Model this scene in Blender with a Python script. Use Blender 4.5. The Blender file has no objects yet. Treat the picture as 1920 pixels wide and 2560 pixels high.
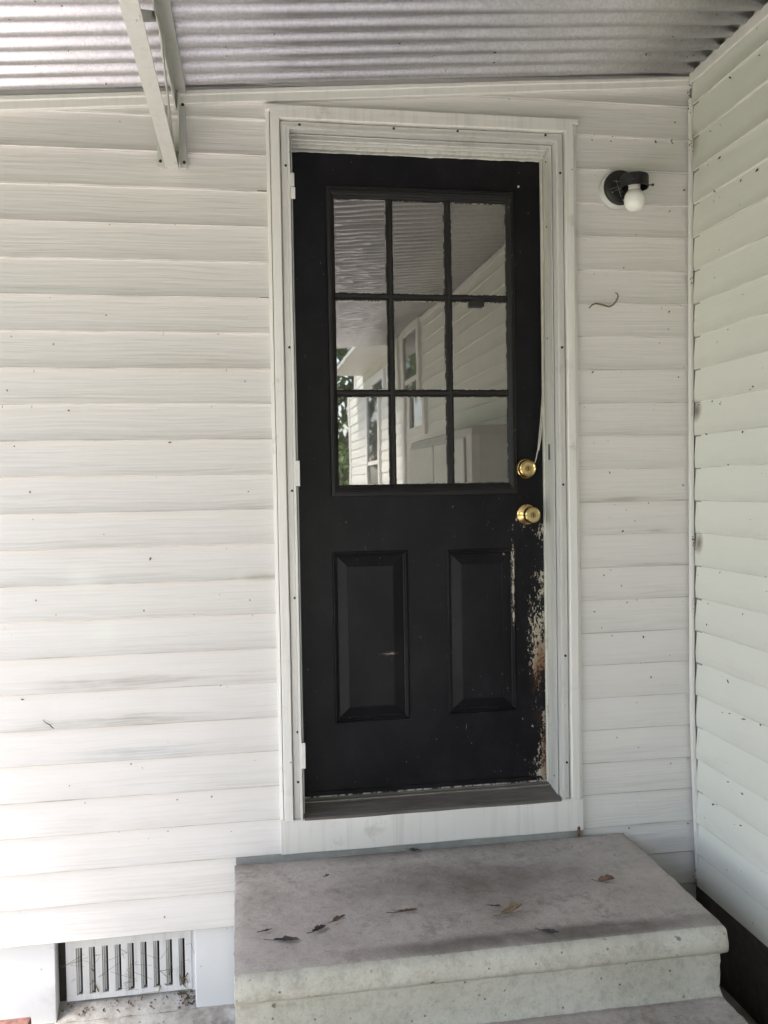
import bpy, math, random
from mathutils import Vector, Matrix, noise as mnoise
R = math.radians
random.seed(7)
sc = bpy.context.scene
COL = sc.collection

# ------------------------------------------------------------------ camera
cam_d = bpy.data.cameras.new('camera')
cam = bpy.data.objects.new('camera', cam_d); COL.objects.link(cam)
cam_d.sensor_fit = 'VERTICAL'; cam_d.sensor_height = 36.0; cam_d.sensor_width = 27.0
cam_d.lens = 36.0 * 2234.5 / 2560.0
cam_d.clip_start = 0.02; cam_d.clip_end = 500
cr = Vector((0.98703, -0.15962, -0.01716)); cu = Vector((0.02196, 0.02832, 0.99936)); cf = Vector((0.15904, 0.98677, -0.03146))
cam.matrix_world = Matrix(((cr.x, cu.x, -cf.x, -0.1014), (cr.y, cu.y, -cf.y, -2.691), (cr.z, cu.z, -cf.z, -1.0743), (0, 0, 0, 1)))
sc.camera = cam

# ------------------------------------------------------------------ light
SUN_EL, SUN_AZ = R(62), R(-112)          # azimuth of the sun, from +y towards +x
w = bpy.data.worlds.new('World'); sc.world = w; w.use_nodes = True
wn = w.node_tree.nodes; wl = w.node_tree.links
bg = wn['Background']; bg.inputs['Strength'].default_value = 0.14
sky = wn.new('ShaderNodeTexSky'); sky.sky_type = 'NISHITA'; sky.sun_disc = False
sky.sun_elevation = SUN_EL; sky.sun_rotation = SUN_AZ; sky.dust_density = 2.0; sky.ozone_density = 1.2
hsv = wn.new('ShaderNodeHueSaturation'); hsv.inputs['Saturation'].default_value = 0.74
wl.new(sky.outputs[0], hsv.inputs['Color']); wl.new(hsv.outputs[0], bg.inputs['Color'])
sl = bpy.data.lights.new('sun', 'SUN'); sun = bpy.data.objects.new('sun', sl); COL.objects.link(sun)
sl.energy = 2.0; sl.angle = R(14); sl.color = (1.0, 0.955, 0.90)
sd = Vector((math.sin(SUN_AZ) * math.cos(SUN_EL), math.cos(SUN_AZ) * math.cos(SUN_EL), math.sin(SUN_EL)))
sun.rotation_euler = sd.to_track_quat('Z', 'Y').to_euler(); sun.location = sd * 20
vs = sc.view_settings
vs.view_transform = 'Standard'; vs.look = 'None'; vs.gamma = 1.0; vs.exposure = 2.58
try: vs.use_curve_mapping = False
except Exception: pass
sc.cycles.use_denoising = True
sc.cycles.use_adaptive_sampling = True; sc.cycles.adaptive_threshold = 0.02
sc.cycles.max_bounces = 6; sc.cycles.diffuse_bounces = 4; sc.cycles.glossy_bounces = 4; sc.cycles.transmission_bounces = 4; sc.cycles.transparent_max_bounces = 8
sc.cycles.caustics_reflective = False; sc.cycles.caustics_refractive = False

# ------------------------------------------------------------------ node helper
class G:
    def __init__(s, name):
        s.m = bpy.data.materials.new(name); s.m.use_nodes = True
        s.t = s.m.node_tree; s.b = s.t.nodes['Principled BSDF']; s.out = s.t.nodes['Material Output']
        s._o = None
    def n(s, typ, **kw):
        n = s.t.nodes.new('ShaderNode' + typ)
        for k, v in kw.items(): setattr(n, k, v)
        return n
    def set(s, sock, v):
        if isinstance(v, bpy.types.NodeSocket): s.t.links.new(v, sock)
        elif isinstance(v, (tuple, list)) and len(v) == 3 and sock.type == 'RGBA': sock.default_value = (*v, 1)
        else: sock.default_value = v
    @property
    def obj(s):
        if s._o is None: s._o = s.n('TexCoord').outputs['Object']
        return s._o
    def xyz(s, vec=None):
        n = s.n('SeparateXYZ'); s.set(n.inputs[0], vec or s.obj); return n.outputs
    def map(s, scale=(1, 1, 1), loc=(0, 0, 0), vec=None):
        n = s.n('Mapping'); s.set(n.inputs['Vector'], vec or s.obj); n.inputs['Scale'].default_value = scale; n.inputs['Location'].default_value = loc
        return n.outputs[0]
    def noise(s, vec=None, scale=5., detail=4., rough=.55, dist=0.):
        n = s.n('TexNoise'); s.set(n.inputs['Vector'], vec or s.obj)
        n.inputs['Scale'].default_value = scale; n.inputs['Detail'].default_value = detail
        n.inputs['Roughness'].default_value = rough; n.inputs['Distortion'].default_value = dist
        return n.outputs['Fac']
    def voro(s, vec=None, scale=5., feature='F1', out='Distance', rand=1.):
        n = s.n('TexVoronoi', feature=feature); s.set(n.inputs['Vector'], vec or s.obj); n.inputs['Scale'].default_value = scale
        n.inputs['Randomness'].default_value = rand
        return n.outputs[out]
    def ramp(s, fac, *stops):
        n = s.n('ValToRGB'); s.set(n.inputs[0], fac); e = n.color_ramp.elements
        while len(e) < len(stops): e.new(.5)
        for el, (p, c) in zip(e, stops):
            el.position = p; el.color = (c, c, c, 1) if not isinstance(c, (tuple, list)) else (*c, 1)
        return n.outputs[0]
    def step(s, fac, a, b): return s.rng(fac, a, b, 0, 1)
    def rng(s, v, a, b, c=0., d=1.):
        n = s.n('MapRange'); s.set(n.inputs[0], v)
        for i, q in enumerate((a, b, c, d)): s.set(n.inputs[i + 1], q)
        return n.outputs[0]
    def math(s, op, a, b=0., clamp=False):
        n = s.n('Math', operation=op, use_clamp=clamp); s.set(n.inputs[0], a); s.set(n.inputs[1], b); return n.outputs[0]
    def mul(s, *a):
        r = a[0]
        for b in a[1:]: r = s.math('MULTIPLY', r, b)
        return r
    def add(s, a, b): return s.math('ADD', a, b)
    def mx(s, a, b): return s.math('MAXIMUM', a, b)
    def inv(s, a): return s.math('SUBTRACT', 1., a)
    def mix(s, f, a, b, mode='MIX'):
        n = s.n('Mix', data_type='RGBA', blend_type=mode); s.set(n.inputs[0], f); s.set(n.inputs[6], a); s.set(n.inputs[7], b); return n.outputs[2]
    def bump(s, h, strength=.3, dist=.002, normal=None):
        n = s.n('Bump'); s.set(n.inputs['Height'], h); n.inputs['Strength'].default_value = strength; n.inputs['Distance'].default_value = dist
        if normal: s.set(n.inputs['Normal'], normal)
        return n.outputs[0]
    def blob(s, cx, cz, rx, rz, X, Z, soft=1.):
        a = s.math('DIVIDE', s.math('SUBTRACT', X, cx), rx); b = s.math('DIVIDE', s.math('SUBTRACT', Z, cz), rz)
        r = s.math('SQRT', s.add(s.mul(a, a), s.mul(b, b)))
        return s.rng(r, 1., 1. - soft, 0., 1.)
    def fin(s, col=None, rough=None, metal=None, normal=None, spec=None):
        if col is not None: s.set(s.b.inputs['Base Color'], col)
        if rough is not None: s.set(s.b.inputs['Roughness'], rough)
        if metal is not None: s.set(s.b.inputs['Metallic'], metal)
        if normal is not None: s.set(s.b.inputs['Normal'], normal)
        if spec is not None: s.set(s.b.inputs['Specular IOR Level'], spec)
        return s.m

P = 0.104    # siding course height
# ------------------------------------------------------------------ materials
def siding_mat(name, along_x, base, stains, gr=1.):
    g = G(name); x, y, z = g.xyz()
    a = x if along_x else y
    sc3 = (2.6, 1, 120) if along_x else (1, 2.6, 120)
    warp = g.noise(g.map((2.2, 2.2, 9)), 1., 2)
    comb = g.n('CombineXYZ'); g.set(comb.inputs[0], g.mul(a, 4.5)); g.set(comb.inputs[2], g.add(g.mul(z, 150.), g.mul(warp, 3.5)))
    # every course carries its own grain
    course = g.math('FLOOR', g.math('DIVIDE', z, P)); g.set(comb.inputs[1], g.mul(course, 3.71))
    grain = g.noise(comb.outputs[0], 1., 1.5, .5)
    lines = g.ramp(grain, (.32, 1.), (.55, 0.))
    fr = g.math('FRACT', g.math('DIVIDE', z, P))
    big = g.noise(g.map((1.3, 1.3, 3.0)), 1.7, 2, .6)
    mid = g.noise(g.map((5, 5, 14)), 1.9, 3, .65)
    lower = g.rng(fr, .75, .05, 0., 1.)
    dirt = g.mul(lines, g.rng(big, .35, .65, .35, 1.), g.rng(lower, 0, 1, .3, 1.))
    col = g.mix(g.mul(dirt, .30 * gr), base, (.40, .375, .335))
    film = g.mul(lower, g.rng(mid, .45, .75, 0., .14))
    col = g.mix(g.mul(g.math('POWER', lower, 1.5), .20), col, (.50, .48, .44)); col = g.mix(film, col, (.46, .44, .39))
    # blotchy film of grime independent of the courses
    col = g.mix(g.rng(g.noise(None, 1.1, 3), .45, .75, 0., .15), col, (.54, .53, .48))
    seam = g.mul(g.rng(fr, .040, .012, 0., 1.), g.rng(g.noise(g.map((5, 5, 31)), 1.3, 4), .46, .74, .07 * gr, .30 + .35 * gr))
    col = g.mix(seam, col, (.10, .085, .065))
    # fly specks and splashes
    vs_ = g.n('TexVoronoi'); g.set(vs_.inputs['Vector'], g.map((1, 1, .8))); vs_.inputs['Scale'].default_value = 26.
    rnd = g.xyz(vs_.outputs['Color'])[0]
    dots = g.mul(g.rng(vs_.outputs['Distance'], .10, .05, 0., 1.), g.rng(rnd, .93, .94, 0., 1.))
    vs2 = g.n('TexVoronoi'); g.set(vs2.inputs['Vector'], g.map((1, 1, .35))); vs2.inputs['Scale'].default_value = 60.
    rnd2 = g.xyz(vs2.outputs['Color'])[1]
    dots2 = g.mul(g.rng(vs2.outputs['Distance'], .14, .06, 0., 1.), g.rng(rnd2, .955, .96, 0., .8))
    col = g.mix(g.mul(g.mx(dots, dots2), .85), col, (.07, .05, .03))
    for (cx, cz, rx, rz, c, st, kind) in stains:
        m = g.blob(cx, cz, rx, rz, a, z, .8)
        if kind == 'grain': m = g.mul(m, g.rng(lines, 0, 1, .45, 1.), g.rng(mid, .3, .6, .4, 1.))
        col = g.mix(g.mul(m, st), col, c)
    h = g.mul(grain, 1.)
    nrm = g.bump(h, .60 * gr, .0022)
    return g.fin(col, g.rng(mid, .3, .7, .42, .6), None, nrm, .35)

WHITE = (.775, .745, .725)
M = {}
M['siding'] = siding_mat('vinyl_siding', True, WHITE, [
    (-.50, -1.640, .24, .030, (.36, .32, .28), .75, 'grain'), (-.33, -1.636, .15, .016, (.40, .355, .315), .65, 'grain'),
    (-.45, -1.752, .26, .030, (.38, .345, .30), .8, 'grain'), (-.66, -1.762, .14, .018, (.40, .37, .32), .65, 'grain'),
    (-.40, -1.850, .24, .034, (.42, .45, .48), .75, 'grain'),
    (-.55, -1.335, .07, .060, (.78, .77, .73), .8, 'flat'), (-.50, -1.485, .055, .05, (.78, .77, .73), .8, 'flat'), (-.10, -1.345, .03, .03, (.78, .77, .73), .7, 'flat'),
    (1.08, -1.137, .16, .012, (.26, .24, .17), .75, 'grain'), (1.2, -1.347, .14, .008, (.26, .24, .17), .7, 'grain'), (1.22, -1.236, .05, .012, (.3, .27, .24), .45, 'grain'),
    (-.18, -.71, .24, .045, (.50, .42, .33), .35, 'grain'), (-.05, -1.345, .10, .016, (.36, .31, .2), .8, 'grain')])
M['siding_side'] = siding_mat('side_wall_siding', False, (.755, .76, .70), [  # green light off trees and lawn put into the base colour
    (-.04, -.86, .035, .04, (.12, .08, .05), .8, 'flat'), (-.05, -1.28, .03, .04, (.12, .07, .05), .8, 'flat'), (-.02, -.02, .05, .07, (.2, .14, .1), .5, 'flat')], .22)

def trim_mat(name, base=(.775, .755, .72), grime=.45, metal=0., rough=.42):
    g = G(name)
    streak = g.noise(g.map((30, 30, 1.2)), 1.6, 4, .6)
    blot = g.noise(None, 9., 5, .65)
    col = g.mix(g.rng(streak, .5, .8, 0., grime), base, (.38, .36, .32))
    col = g.mix(g.rng(blot, .62, .75, 0., grime), col, (.33, .29, .22))
    v = g.n('TexVoronoi'); g.set(v.inputs['Vector'], g.obj); v.inputs['Scale'].default_value = 30.
    d = g.mul(g.rng(v.outputs['Distance'], .09, .05, 0., 1.), g.rng(g.xyz(v.outputs['Color'])[0], .9, .92, 0., 1.))
    col = g.mix(d, col, (.08, .06, .04))
    return g.fin(col, rough, metal, g.bump(g.add(streak, blot), .12, .001), .4)
M['trim'] = trim_mat('white_trim_paint')
M['trim_worn'] = trim_mat('worn_jamb_paint', (.66, .655, .60), .75)
M['alu'] = trim_mat('storm_frame_aluminium', (.73, .72, .69), .3, .2, .4)
M['frieze'] = trim_mat('frieze_trim', (.78, .76, .73), .18)
def flat(name, col, rough=.5, metal=0., var=.25, scale=20., bump=.1):
    g = G(name); nz = g.noise(None, scale, 5, .6)
    c = g.mix(g.rng(nz, .3, .75, 0., 1.), tuple(k * (1 - var) for k in col), tuple(min(1, k * (1 + var)) for k in col))
    return g.fin(c, rough, metal, g.bump(nz, bump, .002))
M['screw'] = flat('rusty_screw', (.045, .035, .03), .6, .5)
M['jamb_plate'] = flat('strike_plate_metal', (.12, .11, .10), .5, .6)
M['rubber'] = flat('weather_strip', (.62, .60, .52), .6)
M['hole'] = flat('dark_slot', (.03, .028, .026), .9)

# door paint with worn edge
g = G('black_door_paint'); x, y, z = g.xyz()
paint = g.mix(g.noise(None, 3., 4), (.003, .003, .0045), (.006, .005, .007))
n1 = g.noise(g.map((1, 1, .5)), 170., 6, .75); n2 = g.noise(g.map((1, 1, .5)), 16., 5, .65); n3 = g.noise(g.map((1, 1, .25)), 240., 3, .6)
n4 = g.noise(g.map((1, 1, .35)), 60., 4, .6)
edge = g.rng(x, .790, .878, 0., 1.)
zm = g.mul(g.rng(z, -1.10, -1.24, 0., 1.), g.rng(z, -2.07, -1.98, .6, 1.))
k = g.mul(g.add(g.mul(g.math('POWER', edge, 2.2), .60), .02), zm, g.rng(n2, .35, .65, .25, 1.25))
k = g.add(k, g.mul(g.rng(x, .72, .80, 0., .07), zm, g.rng(n2, .4, .6, .1, 1.4)))
k = g.add(k, g.mul(g.blob(.838, -1.62, .040, .16, x, z, .9), .50))
k = g.add(k, g.mul(g.blob(.7665, -1.40, .008, .26, x, z, .8), .55))       # along the panel's right moulding
k = g.add(k, g.mul(g.blob(.745, -1.31, .06, .035, x, z, .9), .22))
k = g.add(k, g.mul(g.blob(.79, -1.20, .05, .08, x, z, .9), .20))
k = g.add(k, g.mul(g.blob(.72, -1.128, .10, .012, x, z, .9), .22))
k = g.add(k, g.mul(g.blob(.855, -2.02, .05, .10, x, z, .9), .35))
nn = g.add(g.mul(g.rng(n1, .30, .70, 0., 1.), .62), g.mul(g.rng(n4, .30, .70, 0., 1.), .38))
chip = g.rng(g.math('SUBTRACT', nn, g.math('SUBTRACT', .88, g.mul(k, .74))), 0., .02, 0., 1.)
rare = g.mul(g.rng(g.voro(None, 34.), .045, .03, 0., 1.), g.rng(g.noise(None, 4., 2), .52, .56, 0., 1.), g.rng(x, .45, .75, .0, 1.), g.rng(z, -1.0, -1.1, 0., 1.))
chip = g.mx(chip, rare)
scr = g.mul(g.blob(.355, -1.613, .035, .008, x, z, .9), g.rng(g.noise(g.map((12, 1, 90)), 4., 3), .48, .6, 0., .8))
chip = g.mx(chip, scr)
wood = g.mx(g.blob(.855, -1.71, .042, .19, x, z, .7), g.blob(.868, -1.95, .02, .2, x, z, .8))
under = g.mix(g.mul(wood, g.rng(n2, .38, .52, 0., .95)), (.48, .44, .35), (.20, .095, .045))
brown = g.mul(wood, g.rng(n2, .45, .6, 0., .85), g.rng(n1, .4, .55, .2, 1.))
paint = g.mix(brown, paint, (.085, .042, .022))
dust = g.rng(g.noise(g.map((1, 1, .7)), 5., 6, .75), .46, .74, 0., .040)
paint = g.mix(dust, paint, (.25, .24, .26))
M['door'] = g.fin(g.mix(chip, paint, under), g.mix(chip, g.rng(n2, .3, .7, .30, .44), (.8, .8, .8)), None,
                  g.bump(g.add(g.mul(n3, .15), g.mul(chip, -.8)), .45, .0014, g.bump(g.noise(None, 7., 3), .14, .01)), .2)
g = G('black_lite_frame_paint')
n1 = g.noise(None, 90., 5, .7)
x, y, z = g.xyz()
ck = g.rng(g.add(n1, g.mul(g.rng(x, .70, .79, 0., 1.), .10)), .74, .765, 0., .75)
M['door_moulding'] = g.fin(g.mix(ck, g.mix(g.noise(None, 12., 3), (.008, .008, .009), (.022, .019, .018)), (.42, .38, .30)), .42, None, g.bump(n1, .2, .001), .3)
g = G('pane_edge_paint')
n1 = g.noise(g.map((1, 1, .4)), 110., 4, .7); n2 = g.noise(None, 9., 3)
M['putty'] = g.fin(g.mix(g.rng(g.add(g.mul(n1, .6), g.mul(n2, .5)), .53, .60, 0., 1.), (.012, .011, .011), (.60, .57, .50)), .6, None, g.bump(n1, .4, .001))

# filmed glass: part mirror, part see-through
g = G('filmed_window_glass'); x, y, z = g.xyz()
rip = g.noise(g.map((1.6, 1, 24)), 1.6, 2, .5, .4); wob = g.noise(None, 3.0, 2)
am = g.mul(g.rng(x, .42, .34, .01, .03), g.rng(z, -.72, -.55, .1, 1.))
nb = g.bump(g.add(g.mul(rip, am), g.mul(wob, .10)), .35, .006)
gl = g.n('BsdfGlossy'); gl.inputs['Roughness'].default_value = .015; g.set(gl.inputs['Color'], (.98, .95, .91)); g.set(gl.inputs['Normal'], nb)
tr = g.n('BsdfTransparent'); g.set(tr.inputs['Color'], (.30, .30, .30))
ds = g.n('BsdfDiffuse'); g.set(ds.inputs['Color'], (.30, .28, .25))
spk = g.mul(g.rng(g.voro(None, 22.), .05, .03, 0., 1.), g.rng(g.noise(None, 3.), .5, .55, 0., .8))
smx = g.n('MixShader'); g.set(smx.inputs[0], .35); g.t.links.new(tr.outputs[0], smx.inputs[1]); g.t.links.new(gl.outputs[0], smx.inputs[2])
sm2 = g.n('MixShader'); g.set(sm2.inputs[0], g.add(g.rng(g.noise(None, 6., 4), .35, .7, .15, .26), g.mul(spk, .7))); g.t.links.new(smx.outputs[0], sm2.inputs[1]); g.t.links.new(ds.outputs[0], sm2.inputs[2])
g.t.links.new(sm2.outputs[0], g.out.inputs['Surface']); M['film'] = g.m
g = G('clear_window_glass')
g.fin((.05, .06, .06), .03, 0., None, .8); M['glass'] = g.m

# brass
g = G('polished_brass'); nz = g.noise(None, 60., 4)
M['brass'] = g.fin(g.mix(g.rng(nz, .4, .7), (.62, .47, .21), (.46, .33, .13)), g.rng(nz, .4, .7, .14, .30), 1.)
M['brass_dark'] = flat('keyhole_dark', (.05, .035, .015), .4, .8)
M['brass_satin'] = flat('lock_cylinder_face', (.66, .52, .27), .32, 1., .12)

# galvanised roof
g = G('galvanised_sheet')
vv = g.n('TexVoronoi'); g.set(vv.inputs['Vector'], g.obj); vv.inputs['Scale'].default_value = 170.
cell = g.xyz(vv.outputs['Color'])[0]; nz = g.noise(None, 4., 5, .6)
c = g.mix(g.rng(cell, 0, 1), (.60, .59, .615), (.72, .705, .74))
rust = g.mul(g.rng(g.noise(g.map((1, 3, 1)), 7., 5, .7), .62, .74, 0., .6), g.rng(g.xyz()[0], .9, 1.3, .08, 1.))
c = g.mix(g.rng(nz, .5, .75, 0., .3), c, (.36, .35, .34)); c = g.mix(rust, c, (.22, .16, .12))
v2 = g.n('TexVoronoi'); g.set(v2.inputs['Vector'], g.obj); v2.inputs['Scale'].default_value = 14.
c = g.mix(g.mul(g.rng(v2.outputs['Distance'], .07, .05, 0., .9), g.rng(g.xyz(v2.outputs['Color'])[0], .85, .87, 0., 1.)), c, (.05, .04, .03))
M['galv'] = g.fin(c, g.rng(cell, 0, 1, .34, .42), .88)
M['truss'] = trim_mat('painted_steel_truss', (.60, .60, .56), .3, .15, .5)

# concrete
def concrete(name, base, dark, painted):
    g = G(name); x, y, z = g.xyz()
    a = g.noise(None, 4.5, 6, .65); b = g.noise(None, 38., 5, .7); c = g.noise(None, 170., 3, .6)
    col = g.mix(g.rng(a, .38, .68), base, dark)
    col = g.mix(g.rng(b, .48, .74, 0., .42), col, (.17, .15, .135))
    col = g.mix(g.rng(c, .52, .75, 0., .45), col, (.58, .55, .51))
    col = g.mix(g.rng(c, .44, .30, 0., .25), col, (.14, .125, .115))
    if painted:
        # worn limewash, wash-off marks and air holes
        v = g.n('TexVoronoi'); g.set(v.inputs['Vector'], g.obj); v.inputs['Scale'].default_value = 24.
        pit = g.mul(g.rng(v.outputs['Distance'], .17, .10, 0., 1.), g.rng(g.xyz(v.outputs['Color'])[0], .72, .74, 0., .9))
        v = g.n('TexVoronoi'); g.set(v.inputs['Vector'], g.obj); v.inputs['Scale'].default_value = 60.
        pit = g.mx(pit, g.mul(g.rng(v.outputs['Distance'], .2, .12, 0., 1.), g.rng(g.xyz(v.outputs['Color'])[0], .84, .86, 0., .8)))
        run = g.noise(g.map((3, 1, 2.2)), 4.2, 6, .75)
        bare = g.mul(g.rng(run, .50, .70, 0., .5), g.rng(z, -2.35, -2.26, .2, 1.))
        col = g.mix(bare, col, (.24, .215, .175)); col = g.mix(g.mul(pit, .8), col, (.12, .11, .09))
        h = g.add(g.mul(b, .5), g.mul(pit, -1.))
    else:
        s1 = g.blob(.52, -.24, .42, .26, x, y, .9); s2 = g.blob(.68, -.590, .70, .045, x, y, .6); s3 = g.blob(.40, -.02, .75, .10, x, y, .8)
        st = g.mul(g.mx(g.mx(g.mul(s1, .75), s2), g.mul(s3, .7)), g.rng(a, .3, .6, .45, 1.))
        col = g.mix(g.mul(st, .85), col, (.105, .09, .08))
        spl = g.mul(g.rng(g.noise(None, 11., 6, .78), .54, .64, 0., .5), 1.)
        col = g.mix(spl, col, (.19, .16, .135))
        pale = g.mx(g.blob(.02, -.5, .35, .3, x, y, .9), g.blob(1.0, -.3, .2, .4, x, y, .9))
        col = g.mix(g.mul(pale, .35), col, (.48, .44, .41))
        h = g.add(g.mul(b, .5), g.mul(c, .3))
    return g.fin(col, .88, None, g.bump(h, .8, .004), .2)
M['conc'] = concrete('step_concrete', (.50, .45, .42), (.34, .30, .272), False)
M['lime'] = concrete('limewashed_concrete', (.57, .555, .48), (.46, .44, .365), True)
g = G('painted_foundation'); nz = g.noise(None, 26., 5, .7); n2 = g.noise(None, 5., 5, .6)
c = g.mix(g.rng(n2, .6, .75, 0., .5), (.74, .74, .745), (.45, .42, .38)); c = g.mix(g.rng(nz, .66, .72, 0., .7), c, (.2, .17, .14))
M['found'] = g.fin(c, .7, None, g.bump(nz, .25, .003))
g = G('dirty_mortar'); nz = g.noise(None, 30., 6, .75); n2 = g.noise(None, 7., 4)
c = g.mix(g.rng(nz, .40, .66), (.40, .385, .36), (.24, .215, .19)); c = g.mix(g.rng(n2, .52, .66, 0., .6), c, (.60, .60, .60))
M['mortar'] = g.fin(c, .9, None, g.bump(nz, .7, .006))
M['shaded_found'] = flat('shaded_foundation', (.075, .062, .058), .9, 0, .35, 30, .4)  # shade of the narrow gap beside the steps put into the colour
g = G('soil_and_grass'); a = g.noise(None, 2.2, 5, .6); b = g.noise(None, 60., 5, .7); x, y, z = g.xyz()
gr = g.mix(g.rng(b, .35, .65), (.07, .105, .028), (.16, .20, .07)); so = g.mix(g.rng(b, .35, .65), (.03, .024, .022), (.085, .07, .06))
lawn = g.rng(g.add(g.mul(x, -1.), g.mul(a, 1.2)), 1.5, 2.4, 0., 1.)
lawn = g.mx(lawn, g.rng(g.add(g.mul(y, -1.), a), 8.6, 9.6, 0., 1.))
M['ground'] = g.fin(g.mix(lawn, so, gr), .95, None, g.bump(b, .8, .012))
M['slab'] = flat('bounce_paving_concrete', (.58, .535, .51), .85, 0, .25, 8, .3)  # pale tone chosen so the unseen paving bounces light upwards
M['vent'] = trim_mat('vent_painted_metal', (.74, .735, .73), .55)
M['debris'] = flat('debris_brown', (.12, .085, .05), .9, 0, .5, 50)
M['lamp_black'] = flat('lamp_black_enamel', (.007, .0065, .008), .5, 0, .5, 40)
M['lamp_white'] = flat('lamp_mount_white', (.66, .67, .63), .5, 0, .1, 20)
M['bulb_neck'] = flat('bulb_ceramic_neck', (.68, .66, .58), .4, 0, .1)
g = G('frosted_bulb'); g.fin((.86, .86, .82), .18); g.b.inputs['Subsurface Weight'].default_value = .15; M['bulb'] = g.m
M['web'] = flat('cobweb', (.55, .53, .48), .9)
M['thread'] = flat('lamp_socket_brass', (.45, .36, .2), .35, .9)
g = G('threshold_wood'); nz = g.noise(g.map((1.5, 14, 14)), 6., 5, .65); n2 = g.noise(None, 6., 4)
M['sill'] = g.fin(g.mix(g.rng(nz, .35, .7), (.10, .088, .078), (.20, .18, .16)), .65, None, g.bump(nz, .3, .002))
M['sill_metal'] = flat('threshold_metal_lip', (.42, .39, .34), .45, .6, .3, 40)
M['flash_gap'] = flat('grey_flashing_and_gap', (.30, .305, .295), .6, .1, .25, 14)
M['brick'] = flat('red_brick', (.24, .115, .095), .85, 0, .4, 40, .5)
M['cab'] = flat('white_cabinet_enamel', (.66, .65, .62), .35, 0, .12, 5, .05)
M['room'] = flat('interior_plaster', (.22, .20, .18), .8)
M['bark'] = flat('bark', (.09, .07, .05), .9, 0, .4, 14, .8)
def leafmat(name, c1, c2):
    g = G(name); o = g.n('ObjectInfo').outputs['Random']; nz = g.noise(None, 1.6, 3)
    col = g.mix(g.rng(nz, .3, .7), c1, c2); g.fin(col, .5)
    tl = g.n('BsdfTranslucent'); g.set(tl.inputs['Color'], col); ms = g.n('MixShader'); g.set(ms.inputs[0], .35)
    g.t.links.new(g.b.outputs[0], ms.inputs[1]); g.t.links.new(tl.outputs[0], ms.inputs[2]); g.t.links.new(ms.outputs[0], g.out.inputs['Surface'])
    return g.m
M['leaf'] = leafmat('tree_leaves', (.075, .135, .035), (.16, .235, .075))
M['grass'] = leafmat('grass_blades', (.05, .10, .02), (.13, .19, .05))
def deadleaf(name, c1, c2):
    g = G(name); nz = g.noise(None, 55., 4); return g.fin(g.mix(g.rng(nz, .35, .7), c1, c2), .75, None, g.bump(nz, .4, .002))
M['dl_tan'] = deadleaf('dead_leaf_tan', (.26, .19, .11), (.12, .08, .05))
M['dl_brown'] = deadleaf('dead_leaf_brown', (.15, .09, .055), (.07, .042, .03))
M['dl_dark'] = deadleaf('dead_leaf_dark', (.035, .033, .036), (.075, .066, .062))
M['tendril'] = deadleaf('dried_tendril', (.14, .10, .05), (.20, .15, .08))

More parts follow.
